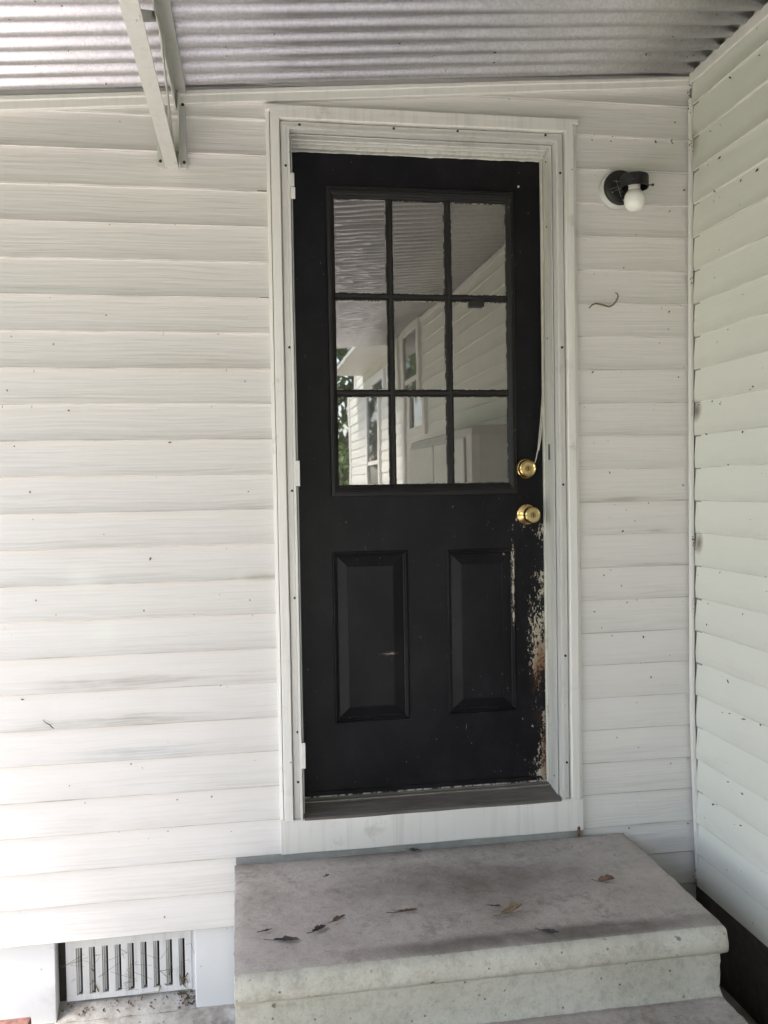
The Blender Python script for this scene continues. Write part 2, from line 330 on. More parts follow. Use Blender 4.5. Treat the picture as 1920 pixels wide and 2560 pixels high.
# ------------------------------------------------------------------ mesh helpers
class MB:
    def __init__(s): s.v = []; s.f = []; s.mi = []
    def quad(s, *pts, mi=0):
        i = len(s.v); s.v += [tuple(p) for p in pts]; s.f.append(tuple(range(i, i + len(pts)))); s.mi.append(mi)
    def box(s, x0, x1, y0, y1, z0, z1, mi=0):
        i = len(s.v)
        s.v += [(x, y, z) for z in (z0, z1) for y in (y0, y1) for x in (x0, x1)]
        for q in ((0, 2, 3, 1), (4, 5, 7, 6), (0, 1, 5, 4), (2, 6, 7, 3), (0, 4, 6, 2), (1, 3, 7, 5)):
            s.f.append(tuple(i + k for k in q)); s.mi.append(mi)
        return s
    def grid(s, rows, close=False, mi=0):
        i = len(s.v); n = len(rows[0])
        for r in rows: s.v += [tuple(p) for p in r]
        for a in range(len(rows) - 1):
            for b in range(n if close else n - 1):
                c = (b + 1) % n
                s.f.append((i + a * n + b, i + a * n + c, i + (a + 1) * n + c, i + (a + 1) * n + b)); s.mi.append(mi)
        return s
    def tube(s, pts, rad, seg=8, mi=0, flat=1.):
        pts = [Vector(p) for p in pts]; rows = []
        for k, p in enumerate(pts):
            t = (pts[min(k + 1, len(pts) - 1)] - pts[max(k - 1, 0)]).normalized()
            up = Vector((0, 0, 1)) if abs(t.z) < .9 else Vector((0, 1, 0))
            a = t.cross(up).normalized(); b = t.cross(a)
            r = rad[k] if isinstance(rad, (list, tuple)) else rad
            rows.append([p + (a * math.cos(q) * r + b * math.sin(q) * r * flat) for q in [2 * math.pi * j / seg for j in range(seg)]])
        s.grid(rows, True, mi); i = len(s.v) - seg * len(rows)
        s.f.append(tuple(i + j for j in range(seg - 1, -1, -1))); s.mi.append(mi)
        s.f.append(tuple(len(s.v) - seg + j for j in range(seg))); s.mi.append(mi)
        return s
    def lathe(s, prof, origin, axis, seg=28, mi=0):
        """prof: (radius, height along axis)"""
        ax = Vector(axis).normalized(); up = Vector((0, 0, 1)) if abs(ax.z) < .9 else Vector((1, 0, 0))
        a = ax.cross(up).normalized(); b = ax.cross(a); o = Vector(origin)
        rows = [[o + ax * h + (a * math.cos(t) + b * math.sin(t)) * r for t in [2 * math.pi * j / seg for j in range(seg)]] for r, h in prof]
        return s.grid(rows, True, mi)
    def build(s, name, mat, parent=None, bevel=0., smooth=None, recalc=True):
        me = bpy.data.meshes.new(name); me.from_pydata(s.v, [], s.f)
        for m in (mat if isinstance(mat, (list, tuple)) else [mat]): me.materials.append(m)
        if any(s.mi): me.polygons.foreach_set('material_index', s.mi)
        if recalc:
            import bmesh
            bm = bmesh.new(); bm.from_mesh(me); bmesh.ops.recalc_face_normals(bm, faces=bm.faces); bm.to_mesh(me); bm.free()
        if smooth is not None:
            me.polygons.foreach_set('use_smooth', [True] * len(me.polygons)); me.set_sharp_from_angle(angle=R(smooth))
        me.update()
        o = bpy.data.objects.new(name, me); COL.objects.link(o)
        if parent: o.parent = parent
        if bevel:
            b = o.modifiers.new('bevel', 'BEVEL'); b.width = bevel; b.segments = 2; b.limit_method = 'ANGLE'; b.angle_limit = R(40)
        return o
def tag(o, label, cat, group=None, kind=None):
    if label: o['label'] = label
    if cat: o['category'] = cat
    if group: o['group'] = group
    if kind: o['kind'] = kind
    return o
def thing(name, label, cat, loc=(0, 0, 0), group=None):
    o = bpy.data.objects.new(name, None); COL.objects.link(o); o.empty_display_size = .1
    tag(o, label, cat, group); return o
def struct(o): o['kind'] = 'structure'; return o
def bx(name, mat, parent, x0, x1, y0, y1, z0, z1, bevel=.0015):
    return MB().box(x0, x1, y0, y1, z0, z1).build(name, mat, parent, bevel)
def N3(x, y, z, s=1.): return mnoise.noise(Vector((x * s, y * s, z * s)))

# ================================================================== GROUND
GZ = -2.74
m = MB()
NX = 60
rows = []
def gz(x, y):
    h = .03 * N3(x, y, 0, .6) + .012 * N3(x, y, 3, 4.)
    return GZ + h * (1 if (x < -1.2 or y < -5.3) else .35)
xs = [-80, -50, -30, -20, -14, -10, -7, -5, -4] + [-3.5 + .15 * i for i in range(34)] + [2, 4, 8, 20, 50, 80]
ys = [-80, -50, -30, -20, -14, -10, -8] + [-7 + .25 * i for i in range(24)] + [-1 + .06 * i for i in range(20)] + [1, 4, 10, 30, 80]
m.grid([[(x, y, gz(x, y)) for x in xs] for y in ys])
struct(m.build('ground', M['ground'], smooth=60))
m = MB(); 
m.grid([[(x, y, GZ + .035 + .004 * N3(x, y, 1, 2)) for x in [-3.8 + .32 * i for i in range(17)]] for y in [-9.4 + .4 * i for i in range(24)]])
bounce_pav = struct(m.build('bounce_paving', M['slab'], smooth=60))  # unseen paving, widened to throw bounce light up under the roof
sol = bounce_pav.modifiers.new('solid', 'SOLIDIFY'); sol.thickness = .08; sol.offset = -1

# ================================================================== BACK WALL
ZB = -23 * P            # bottom of siding
def board(axis, a0, a1, k, plane, parent, mat, dn=(0, 0), seed=0, step=.09, dd=0.):
    """one siding course between lines k-1 (above) and k (below); d grows away from the wall"""
    zt, zb = -(k - 1) * P, -k * P
    lap = (k % 2 == 1)
    D = (.0125 if lap else .0100) + dd
    if lap: prof = [(-.004, zt + .010), (.0005, zt + .003), (.0012, zt - .002), (.004, zt - .03), (.0085, zt - .07), (D - .0012, zb + .004), (D, zb + .0018), (D - .0006, zb), (D - .003, zb - .0008), (.0, zb + .0005)]
    else: prof = [(-.004, zt + .010), (.0005, zt + .003), (.0012, zt - .002), (.004, zt - .03), (.0078, zt - .07), (D - .001, zb + .007), (D, zb + .004), (D - .001, zb + .0012), (D - .0045, zb - .0005), (.0, zb - .0008)]
    n = max(2, int((a1 - a0) / step)); rows = []
    for i in range(n + 1):
        a = a0 + (a1 - a0) * i / n; r = []
        for d, zz in prof:
            amt = max(0., min(1., (zt - zz) / P))
            wv = .0010 * N3(a * 1.7, k * 5.3 + seed, 1.) * amt + .0006 * N3(a * 7, k * 3.1 + seed, 2.)
            wz = .0004 * N3(a * 1.3, k * 7.7 + seed, 4.) * amt
            if dn[1] and k == dn[1]:
                q = math.exp(-(((a - dn[0]) / .05) ** 2 + ((zz - zb - .02) / .03) ** 2)); wv -= .006 * q
            d2 = d + wv
            r.append((a, plane - d2, zz + wz) if axis == 'x' else (plane - d2, a, zz + wz))
        rows.append(r)
    return MB().grid(rows).build('siding_board', mat, parent, smooth=35)
DX0, DX1 = 0.0, 0.950
back = thing('siding_wall', 'white clapboard house wall around the black door', 'wall')
for k in range(-5, 24):
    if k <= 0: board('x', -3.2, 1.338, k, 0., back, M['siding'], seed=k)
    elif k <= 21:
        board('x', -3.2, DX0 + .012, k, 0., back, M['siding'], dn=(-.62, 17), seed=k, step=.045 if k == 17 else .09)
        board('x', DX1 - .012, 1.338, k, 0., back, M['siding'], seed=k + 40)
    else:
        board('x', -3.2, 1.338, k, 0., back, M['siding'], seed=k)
# sheathing behind the boards, round the opening
wb = MB(); wb.box(-3.2, .060, .004, .12, -2.36, .9); wb.box(.890, 1.45, .004, .12, -2.36, .9); wb.box(.060, .890, .004, .12, -.02, .9); wb.box(.060, .890, .004, .12, -2.36, -2.085)
wb.build('sheathing', M['trim'], back)
# torn lip in the dented board
m = MB()
pts = [(-.674, -1.736), (-.668, -1.744), (-.660, -1.749), (-.654, -1.752), (-.650, -1.759), (-.643, -1.764), (-.638, -1.766)]
m.tube([(x + .0012, -.0075, z + .0016) for x, z in pts], [.0004, .0012, .0018, .0022, .0018, .0012, .0004], 8)
m.build('torn_lip', M['frieze'], back, smooth=60)
m = MB(); m.tube([(x - .0015, -.0078, z - .001) for x, z in pts], [.0005, .0010, .0014, .0016, .0014, .0010, .0004], 6)
m.build('tear_gap', M['hole'], back)
# butt-joint end gaps of two courses beside the casing
for zc in (-.208 - .0, -.520):
    bx('board_end_gap', M['hole'], back, -.030, -.004, -.0134, -.010, zc + .0005, zc + .0017, 0)
# corner strip
pts = [(1.334, .125), (1.330, -.435), (1.328, -1.173), (1.326, -1.771), (1.331, -2.074), (1.3385, -2.372)]
def strip_pt(z):
    for (xa, za), (xb, zb_) in zip(pts, pts[1:]):
        if zb_ <= z <= za:
            t = (za - z) / (za - zb_); return xa + (xb - xa) * t
    return pts[-1][0]
m = MB(); rows = []
for i in range(41):
    z = .125 - (.125 + 2.372) * i / 40; x = strip_pt(z); y0 = -.014 - .010 * max(0, (-1.9 - z) / .47) + .001 * N3(0, 0, z, 5)
    w2 = .0062 if z > .10 else .0066
    rows.append([(x - w2, y0, z), (x - w2, y0 - .011, z), (x - w2 + .002, y0 - .013, z), (x + w2 - .002, y0 - .013, z), (x + w2, y0 - .011, z), (x + w2, y0, z)])
m.grid(rows, True).build('corner_strip', M['frieze'], back, smooth=40)
# frieze trim following the slope of the porch roof
def fz(x): return -.011 + .0834 * (x + .74)
def frieze(x0, x1, h0, h1, yo, nm='frieze_trim'):
    m = MB(); rows = []
    n = max(2, int((x1 - x0) / .12))
    for i in range(n + 1):
        x = x0 + (x1 - x0) * i / n; zz = fz(x) + .002 * N3(x, 3, 0, 3.); h = h0 + (h1 - h0) * i / n
        rows.append([(x, -.002, zz), (x, -.017 - yo, zz), (x, -.0195 - yo, zz + .003), (x, -.0195 - yo, zz + h * .6), (x, -.023 - yo, zz + h * .68), (x, -.023 - yo, zz + h - .002), (x, -.020 - yo, zz + h), (x, -.002, zz + h)])
    m.grid(rows, True); n8 = 8
    m.f.append(tuple(range(n8))); m.mi.append(0); m.f.append(tuple(len(m.v) - n8 + j for j in range(n8 - 1, -1, -1))); m.mi.append(0)
    return m.build(nm, M['frieze'], back, smooth=35)
frieze(-3.2, -.262, .042, .040, 0); frieze(-.262, .615, .040, .036, .0018); frieze(.60, 1.343, .036, .032, .004)

# ================================================================== SIDE WALL (the house wing)
XR = 1.341
side = thing('wing_wall', 'white clapboard wall of the wing meeting the door wall at right', 'wall')
for k in range(-5, 24):
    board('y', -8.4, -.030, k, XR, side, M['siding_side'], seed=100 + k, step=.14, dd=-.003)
MB().box(XR + .004, XR + .12, -8.4, .12, -2.36, .9).build('sheathing', M['trim'], side)
MB().box(XR - .0015, XR + .003, -.06, -.004, -2.39, .3).build('corner_gap', M['flash_gap'], side)
MB().box(XR - .018, XR + .14, -8.44, -8.30, -2.39, .9).build('corner_board', M['trim'], side, .003)
MB().box(XR - .030, XR - .004, -4.92, -4.84, -2.39, .3).build('downspout', M['trim'], side, .004)
def window(y0, y1, z0, z1, par):
    f = bpy.data.objects.new('window', None); COL.objects.link(f); f.parent = par
    m = MB(); t = .08; d0, d1 = XR - .035, XR - .002
    m.box(d0, d1, y0 - t, y0, z0 - t, z1 + t); m.box(d0, d1, y1, y1 + t, z0 - t, z1 + t); m.box(d0, d1, y0 + .0005, y1 - .0005, z1, z1 + t); m.box(d0, d1, y0 + .0005, y1 - .0005, z0 - t, z0)
    m.build('frame', M['frieze'], f, .003)
    zm = (z0 + z1) / 2
    bx('rail', M['frieze'], f, XR - .024, XR - .006, y0, y1, zm - .02, zm + .02)
    bx('pane', M['glass'], f, XR - .014, XR - .010, y0, y1, z0, zm - .02, 0); bx('pane', M['glass'], f, XR - .020, XR - .016, y0, y1, zm + .02, z1, 0)
window(-6.75, -6.02, -1.65, -.02, side)
window(-4.55, -4.0, -.62, .14, side)

# ================================================================== FOUNDATION + VENT
found = thing('foundation_wall', 'white painted foundation under the clapboards with a vent', 'foundation')
VX0, VX1 = -.663, -.264
def fblock(x0, x1, z0, z1):
    m = MB(); n = max(2, int((x1 - x0) / .04)); rows = []
    for i in range(n + 1):
        x = x0 + (x1 - x0) * i / n; e = .003 * N3(x, 0, 0, 12) + .0015 * N3(x, z0, 0, 45)
        rows.append([(x, .16, z0), (x, .002 + e, z0), (x, .002 + .002 * N3(x, 1, 1, 9), (z0 + z1) / 2), (x, .002 + e, z1), (x, .16, z1)])
    m.grid(rows, True); m.f.append((0, 1, 2, 3, 4)); m.mi.append(0); m.f.append(tuple(len(m.v) - 5 + j for j in (4, 3, 2, 1, 0))); m.mi.append(0)
    return m.build('painted_block', M['found'], found, .003, 40)
fblock(-3.2, VX0, -2.80, ZB + .004); fblock(VX1, 1.35, -2.80, ZB + .004)
fblock(VX0, VX1, -2.80, -2.640)
# sloped dirty sill of the opening
m = MB(); rows = []
for i in range(31):
    x = VX0 + .001 + (VX1 - VX0 - .002) * i / 30
    rows.append([(x, -.004 + .004 * N3(x, 5, 0, 20), -2.634 + .003 * N3(x, 0, 0, 25)), (x, .02, -2.620 + .003 * N3(x, 0, 3, 25)), (x, .046, -2.597 + .004 * N3(x, 0, 6, 25)), (x, .16, -2.60)])
m.grid(rows).build('sloped_sill', M['mortar'], found, smooth=60)
vent = bpy.data.objects.new('vent', None); COL.objects.link(vent); vent.parent = found; vent['label'] = 'white metal foundation vent with nine vertical slots'
slots = [-.601 + i * .03725 for i in range(9)]
vy = .034
bx('vent_rail', M['vent'], vent, -.640, -.276, vy, vy + .01, -2.594, -2.578, .001); bx('vent_rail', M['vent'], vent, -.640, -.276, vy, vy + .01, -2.436, -2.398, .001)
ed = [-.640] + slots + [-.276 + .008]
for i in range(10):
    x0 = -.640 if i == 0 else slots[i - 1] + .0075; x1 = slots[i] - .0095 if i < 9 else -.276
    bx('slat', M['vent'], vent, x0, x1, vy + .0005, vy + .009, -2.5785, -2.4355, .0012)
    if i < 9:
        bx('louver', M['vent'], vent, slots[i] - .0090, slots[i] - .0048, vy + .006, vy + .013, -2.577, -2.437, .0006)
        bx('louver', M['vent'], vent, slots[i] - .0042, slots[i] + .0004, vy + .012, vy + .021, -2.575, -2.439, .0006)
        bx('slot_back', M['hole'], vent, slots[i] - .009, slots[i] + .007, vy + .0225, vy + .0245, -2.578, -2.436, 0)
bx('vent_side', M['vent'], vent, -.276, -.2645, vy + .004, vy + .03, -2.60, -2.40, .001)
bx('vent_side', M['hole'], vent, -.6625, -.641, vy + .012, vy + .03, -2.60, -2.40, .001)
MB().box(VX0 - .02, VX1 + .02, .10, .13, -2.70, -2.38).build('vent_backing', M['hole'], found)
m = MB(); rw = random.Random(21)
for _ in range(26):
    x = rw.uniform(-.63, -.28); z = rw.uniform(-2.58, -2.44)
    m.tube([(x, vy - .001, z), (x + rw.uniform(-.03, .03), vy - rw.uniform(.001, .006), z + rw.uniform(-.02, .02)), (x + rw.uniform(-.05, .05), vy - .001, z + rw.uniform(-.04, .03))], .0004, 4)
for _ in range(16):
    x = rw.choice((-.30, -.285, -.56, -.34)) + rw.gauss(0, .012); z = -2.575 + abs(rw.gauss(0, .03))
    m.tube([(x, vy - .002, z), (x + rw.gauss(0, .008), vy - .006, z + rw.gauss(0, .012))], [.0022, .0010], 5)
m.build('web_and_litter', M['tendril'], vent)
# footing ledge
m = MB(); rows = []
for i in range(121):
    x = -3.2 + (3.06) * i / 120 if i < 120 else -.142
    q = .006 * N3(x, 0, 0, 14) + .006 * N3(x, 2, 0, 40)
    rows.append([(x, .02, -2.632), (x, -.018 + q, -2.637 + q * .5), (x, -.040 + q, -2.642 + q), (x, -.052 + 1.4 * q, -2.656 + q), (x, -.055 + q, -2.80), (x, .02, -2.80)])
m.grid(rows).build('footing_ledge', M['mortar'], found, smooth=50)
wf = MB().box(XR + .006, XR + .16, -8.38, .02, -2.85, ZB + .002).build('wing_foundation', M['shaded_found'])
tag(wf, 'wing wall foundation below the clapboards, coloured dark for the shade there', 'foundation')

# ================================================================== DOOR FRAME
fr_ = thing('door_frame', 'white painted door casing with old storm door flange and screw holes', 'door frame')
PROF = [(0, .003), (0, -.020), (.0095, -.0225), (.0098, -.012), (.0120, -.012), (.0122, -.031), (.014, -.0335), (.037, -.0345), (.0395, -.030), (.0398, -.004), (.0425, -.004), (.0428, -.0175), (.0585, -.0185), (.0600, -.0280), (.0672, -.0280), (.0685, -.022), (.0688, .020), (.0720, .020), (.0724, .000), (.0752, .000), (.0756, .014), (.0745, .024), (.0745, .0885), (.070, .0885)]
X0, X1, ZT, ZL = -.002, .951, .039, -2.078
def casing_part(which):
    m = MB(); rows = []
    for o, y in PROF:
        if which == 'l': p = [(X0 + o, y, ZL), (X0 + o, y, ZT - o)]
        elif which == 'r': p = [(X1 - o, y, ZT - o), (X1 - o, y, ZL)]
        else: p = [(X0 + o, y, ZT - o), (X1 - o, y, ZT - o)]
        (ax, ay, az), (bx_, by, bz) = p
        n = 24; r = []
        for i in range(n + 1):
            t = i / n; x = ax + (bx_ - ax) * t; z = az + (bz - az) * t
            e = .0012 * N3(x * 2, o * 10, z * 2, 1.6) * (0 < i < n)
            r.append((x + (e if which != 'h' else 0), y + e * .6, z + (e if which == 'h' else 0)))
        rows.append(r)
    # upper band weathered trim (outer), storm flange (middle), jamb (inner)
    i0 = len(m.v); m.grid(rows)
    nn = len(rows[0]) - 1
    for a in range(len(rows) - 1):
        k = 0 if a < 10 else (1 if a < 21 else 2)
        for b in range(nn): m.mi[a * nn + b] = k
    return m.build({'l': 'side_casing', 'r': 'side_casing', 'h': 'head_casing'}[which], [M['trim'], M['alu'], M['trim_worn']], fr_, smooth=28, recalc=True)
for q in 'lhr': casing_part(q)
MB().box(X0 - .003, X1 + .004, -.0335, .0, ZT - .016, ZT + .001).build('drip_cap', M['trim'], fr_, .002)
# stop strips behind the flange
bx('head_stop', M['trim_worn'], fr_, .0735, .8755, .062, .0885, -.0505, -.0352, .002)
bx('head_rib', M['alu'], fr_, .0735, .8755, .030, .036, -.0395, -.0352, .001)
bx('head_rib', M['alu'], fr_, .0735, .8755, .046, .052, -.0435, -.0352, .001)
bx('jamb_stop', M['trim_worn'], fr_, .8695, .8758, .076, .0885, -2.055, -.0510, .0015)
for (x, z) in [(.054, -.132), (.054, -.665), (.0535, -1.09), (.055, -1.411), (.055, -1.815), (.0535, -1.967), (.900, -.122), (.900, -.659), (.899, -1.086), (.900, -1.625), (.901, -1.964), (.097, -.011), (.379, -.0095), (.576, -.0085), (.854, -.008)]:
    MB().lathe([(.0002, -.0026), (.0026, -.0022), (.0038, -.0008), (.0040, .0012)], (x, -.0185, z), (0, 1, 0), 12).build('screw', M['screw'], fr_, smooth=40)
for (y, z) in [(.045, -.067), (.044, -.27), (.05, -.62), (.032, -2.02)]:
    MB().lathe([(.0002, -.0012), (.003, -.001), (.0038, .0012)], (.8765, y, z), (1, 0, 0), 10).build('screw', M['screw'], fr_, smooth=40)
bx('strike_plate', M['jamb_plate'], fr_, .8745, .8775, .036, .048, -1.007, -.957, .001)
for (z0, z1) in ((-1.077, -1.001), (-1.924, -1.846)):
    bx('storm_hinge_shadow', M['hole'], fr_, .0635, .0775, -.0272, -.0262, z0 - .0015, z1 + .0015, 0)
    bx('storm_hinge', M['alu'], fr_, .0650, .0765, -.0305, -.0273, z0, z1, .0012)
m = MB(); m.box(.066, .0775, -.0300, -.0262, -.196, -.156); m.build('storm_hinge', M['trim_worn'], fr_, .0015)
m = MB(); m.box(.067, .0795, -.0325, -.0262, -.232, -.1985); m.build('storm_hinge', M['trim'], fr_, .0015)
# threshold and the board beneath
m = MB()
pr = [(-.028, -2.083), (-.030, -2.0745), (.045, -2.0655), (.060, -2.0635), (.064, -2.0600), (.070, -2.0600), (.074, -2.0630), (.085, -2.0605), (.088, -2.0555), (.13, -2.0555), (.13, -2.10), (-.02, -2.10)]
m.grid([[(x, y, z) for y, z in pr] for x in (.0705, .3, .6, .8785)], True)
m.build('threshold', M['sill'], fr_, smooth=25)
MB().box(.0755, .8745, .0625, .0705, -2.0612, -2.0594).build('threshold_lip', M['sill_metal'], fr_, .0005)
m = MB(); rows = []
for i in range(40):
    x = X0 + .001 + (X1 - X0 - .002) * i / 39; e = .0012 * N3(x, 0, 0, 6)
    rows.append([(x, .002, -2.0785), (x, -.0255, -2.0785), (x, -.0275 - e, -2.081), (x, -.0275 + e, -2.13), (x, -.027, -2.1795 + e), (x, -.025, -2.182 + e), (x, .002, -2.182 + e)])
m.grid(rows, True); m.f.append(tuple(range(7))); m.mi.append(0); m.f.append(tuple(len(m.v) - 7 + j for j in range(7))); m.mi.append(0)
m.build('apron_board', M['trim'], fr_, smooth=35)
MB().box(-.136, .953, -.0205, -.0125, -2.2035, -2.1830).build('flashing_shade_strip', M['flash_gap'], fr_, .001)  # grey flashing, run on leftwards to stand in for a shadow gap
bx('rust_clip', M['dl_brown'], fr_, .930, .940, -.0295, -.0206, -2.200, -2.168, .003)
m = MB(); rows = []
for i in range(90):
    x = .077 + .797 * i / 89; d = .002 * N3(x, 4, 0, 14) + .0012 * N3(x, 9, 0, 60)
    rows.append([(x, .0855, -2.0545), (x, .0835, -2.0510 + d), (x, .0880, -2.0490 + d)])
m.grid(rows).build('door_seal_lip', M['putty'], fr_)
# loose weather strip hanging off the jamb
def ribbon(pts, wd, y):
    m = MB(); rows = []
    for i, (x, z) in enumerate(pts):
        yy = y - .010 * math.sin(math.pi * i / (len(pts) - 1)); rows.append([(x - wd / 2, yy, z), (x - wd / 2, yy - .0015, z), (x + wd / 2, yy - .0015, z), (x + wd / 2, yy, z)])
    return m.grid(rows, True).build('weather_strip', M['rubber'], fr_, smooth=60)
ribbon([(.872, -.050), (.871, -.20), (.871, -.363), (.868, -.50), (.8665, -.60), (.869, -.68), (.870, -.78)], .004, .076)
ribbon([(.868, -.65), (.866, -.72), (.863, -.79), (.857, -.86), (.851, -.92), (.846, -.97), (.841, -1.00), (.838, -1.015)], .0024, .072)
ribbon([(.869, -.70), (.866, -.80), (.861, -.88), (.856, -.94), (.852, -.975)], .0030, .074)
ribbon([(.8665, -.80), (.860, -.87), (.853, -.93), (.849, -.965), (.846, -.985)], .0018, .070)
m = MB(); m.tube([(.872, .068, -.053), (.866, .064, -.051), (.860, .062, -.047)], .0008, 6); m.build('weather_strip_end', M['rubber'], fr_)
# ragged paint edge on the head stop
m = MB(); rows = []
for i in range(120):
    x = .076 + .797 * i / 119; d = .0015 + .006 * max(0, N3(x, 7, 0, 9)) + .003 * max(0, N3(x, 2, 0, 40))
    rows.append([(x, .0860, -.0500), (x, .0868, -.0506 - d)])
m.grid(rows).build('ragged_paint_edge', M['trim_worn'], fr_)

# ================================================================== DOOR
door = thing('entry_door', 'worn black entry door with nine small panes and two raised panels', 'door')
DY = .090
SX0, SX1, SZ0, SZ1 = .080, .8800, -2.052, -.040
LX0, LX1, LZ0, LZ1 = .1815, .7800, -1.112, -.153       # lite frame outer
panels = [(.180, .4215, -1.825, -1.284), (.5465, .7755, -1.818, -1.288)]
m = MB()
xs_ = [SX0, LX0, panels[0][0], panels[0][1], panels[1][0], panels[1][1], LX1, SX1]
def face(x0, x1, z0, z1, n=1): m.quad((x0, DY, z0), (x1, DY, z0), (x1, DY, z1), (x0, DY, z1))
face(SX0, SX1, LZ1, SZ1); face(SX0, LX0, LZ0, LZ1); face(LX1, SX1, LZ0, LZ1); face(SX0, SX1, -1.284, LZ0)
face(SX0, SX1, SZ0, -1.825)
for (a0, a1) in ((SX0, panels[0][0]), (panels[0][1], panels[1][0]), (panels[1][1], SX1)): face(a0, a1, -1.825, -1.284)
face(panels[1][0], panels[1][1], -1.288, -1.284); face(panels[1][0], panels[1][1], -1.825, -1.818)
# slab edges
for p in (((SX0, SZ0), (SX0, SZ1)), ((SX0, SZ1), (SX1, SZ1)), ((SX1, SZ1), (SX1, SZ0)), ((SX1, SZ0), (SX0, SZ0))):
    (xa, za), (xb, zb_) = p; m.quad((xa, DY, za), (xb, DY, zb_), (xb, DY + .044, zb_), (xa, DY + .044, za))
# opening reveal and back of the slab
for (xa, za, xb, zb_) in ((LX0, LZ0, LX0, LZ1), (LX0, LZ1, LX1, LZ1), (LX1, LZ1, LX1, LZ0), (LX1, LZ0, LX0, LZ0)):
    m.quad((xa, DY, za), (xb, DY, zb_), (xb, DY + .044, zb_), (xa, DY + .044, za))
B = DY + .044
for (x0, x1, z0, z1) in ((SX0, SX1, LZ1, SZ1), (SX0, LX0, LZ0, LZ1), (LX1, SX1, LZ0, LZ1), (SX0, SX1, SZ0, LZ0)):
    m.quad((x0, B, z0), (x0, B, z1), (x1, B, z1), (x1, B, z0))
m.build('slab', M['door'], door, recalc=False)
def rings(x0, x1, z0, z1, prof, cap=True):
    """nested rectangles: (inset x, inset z, y)"""
    m = MB(); rows = []
    for ix, iz, y in prof:
        rows.append([(x0 + ix, y, z0 + iz), (x1 - ix, y, z0 + iz), (x1 - ix, y, z1 - iz), (x0 + ix, y, z1 - iz)])
    m.grid(rows, True)
    if cap: m.f.append(tuple(len(m.v) - 4 + j for j in range(4))); m.mi.append(0)
    return m
for (x0, x1, z0, z1) in panels:
    pr = [(0, 0, DY), (.002, .002, DY - .0025), (.005, .005, DY - .003), (.007, .007, DY + .002), (.010, .010, DY + .003), (.012, .012, DY + .008), (.016, .016, DY + .0095), (.018, .018, DY + .0085), (.047, .047, DY + .0005), (.048, .048, DY - .0012), (.050, .050, DY - .0015)]
    rings(x0, x1, z0, z1, pr).build('raised_panel', M['door'], door, recalc=True)
lite = MB()
LP = [(-.001, -.001, DY + .0005), (-.001, -.001, DY - .007), (.0015, .002, DY - .0105), (.006, .008, DY - .0115), (.0068, .009, DY - .0095), (.0105, .014, DY - .0110), (.0125, .017, DY - .0085), (.0135, .019, DY - .0090), (.0185, .026, DY - .0045), (.0195, .028, DY - .0058), (.0235, .034, DY - .002), (.0250, .0365, DY + .006)]
rings(LX0, LX1, LZ0, LZ1, LP, False).build('lite_frame', M['door_moulding'], door)
GX = [(.2065, .367), (.389, .5500), (.5775, .7420)]; GX = [(.2060, .3665), (.3900, .5520), (.5770, .7560)]
GX = [(.2065, .3670), (.3900, .5530), (.5780, .7550)]
GZv = [(-.4775, -.1900), (-.7780, -.5010), (-1.0755, -.8015)]
def muntin_v(x, w_):
    m = MB(); pr = [(-w_, DY + .008), (-w_ + .002, DY - .001), (-w_ * .55, DY - .004), (-w_ * .4, DY - .0075), (w_ * .4, DY - .0075), (w_ * .55, DY - .004), (w_ - .002, DY - .001), (w_, DY + .008)]
    m.grid([[(x + dx, y, z) for dx, y in pr] for z in (-1.077, -.8, -.5, -.188)]); return m.build('muntin', M['door_moulding'], door, smooth=30)
def muntin_h(z, w_):
    m = MB(); pr = [(-w_, DY + .008), (-w_ + .002, DY), (-w_ * .55, DY - .0032), (-w_ * .4, DY - .0065), (w_ * .4, DY - .0065), (w_ * .55, DY - .0032), (w_ - .002, DY), (w_, DY + .008)]
    m.grid([[(x, y, z + dz) for dz, y in pr] for x in (.2055, .38, .56, .7560)]); return m.build('muntin', M['door_moulding'], door, smooth=30)
muntin_v(.3785, .0118); muntin_v(.5655, .0125); muntin_h(-.4893, .0118); muntin_h(-.7898, .0118)
for (z0, z1) in GZv:
    for (x0, x1) in GX:
        pn = MB().box(x0 - .004, x1 + .004, DY + .0045, DY + .0075, z0 - .004, z1 + .004).build('pane', M['film'], door)
        cxp, czp = (x0 + x1) / 2, (z0 + z1) / 2; rt = random.Random(int(x0 * 1e4) + int(-z0 * 977)); tx, tz = rt.uniform(-.0035, .0035), rt.uniform(-.0035, .0035)
        for v in pn.data.vertices: v.co.y += (v.co.x - cxp) * tx + (v.co.z - czp) * tz     # each pane sits a hair out of true
        # ragged paint left round the glass
        mm = MB()
        def side_(p0, p1, inward, wmax):
            rows = []; n = 40
            for i in range(n + 1):
                t = i / n; x = p0[0] + (p1[0] - p0[0]) * t; z = p0[1] + (p1[1] - p0[1]) * t
                q = wmax * (.35 + .5 * max(0, N3(x, z, x0 * 9, 30)) + .4 * max(0, N3(x, z, 7 + x0, 110)))
                rows.append([(x - inward[0] * .003, DY + .0042, z - inward[1] * .003), (x + inward[0] * q, DY + .0036, z + inward[1] * q)])
            mm.grid(rows)
        side_((x0, z0), (x0, z1), (1, 0), .0006); side_((x1, z0), (x1, z1), (-1, 0), .0017); side_((x0, z0), (x1, z0), (0, 1), .0008); side_((x0, z1), (x1, z1), (0, -1), .0018)
        mm.build('paint_line', M['putty'], pn)
bx('tape_patch', M['door_moulding'], door, .632, .680, DY - .0085, DY - .0040, -.517, -.495, .002)
bx('door_sweep', M['door'], door, SX0 + .003, SX1 - .004, DY - .006, DY - .0005, -2.050, -2.036, .0015)
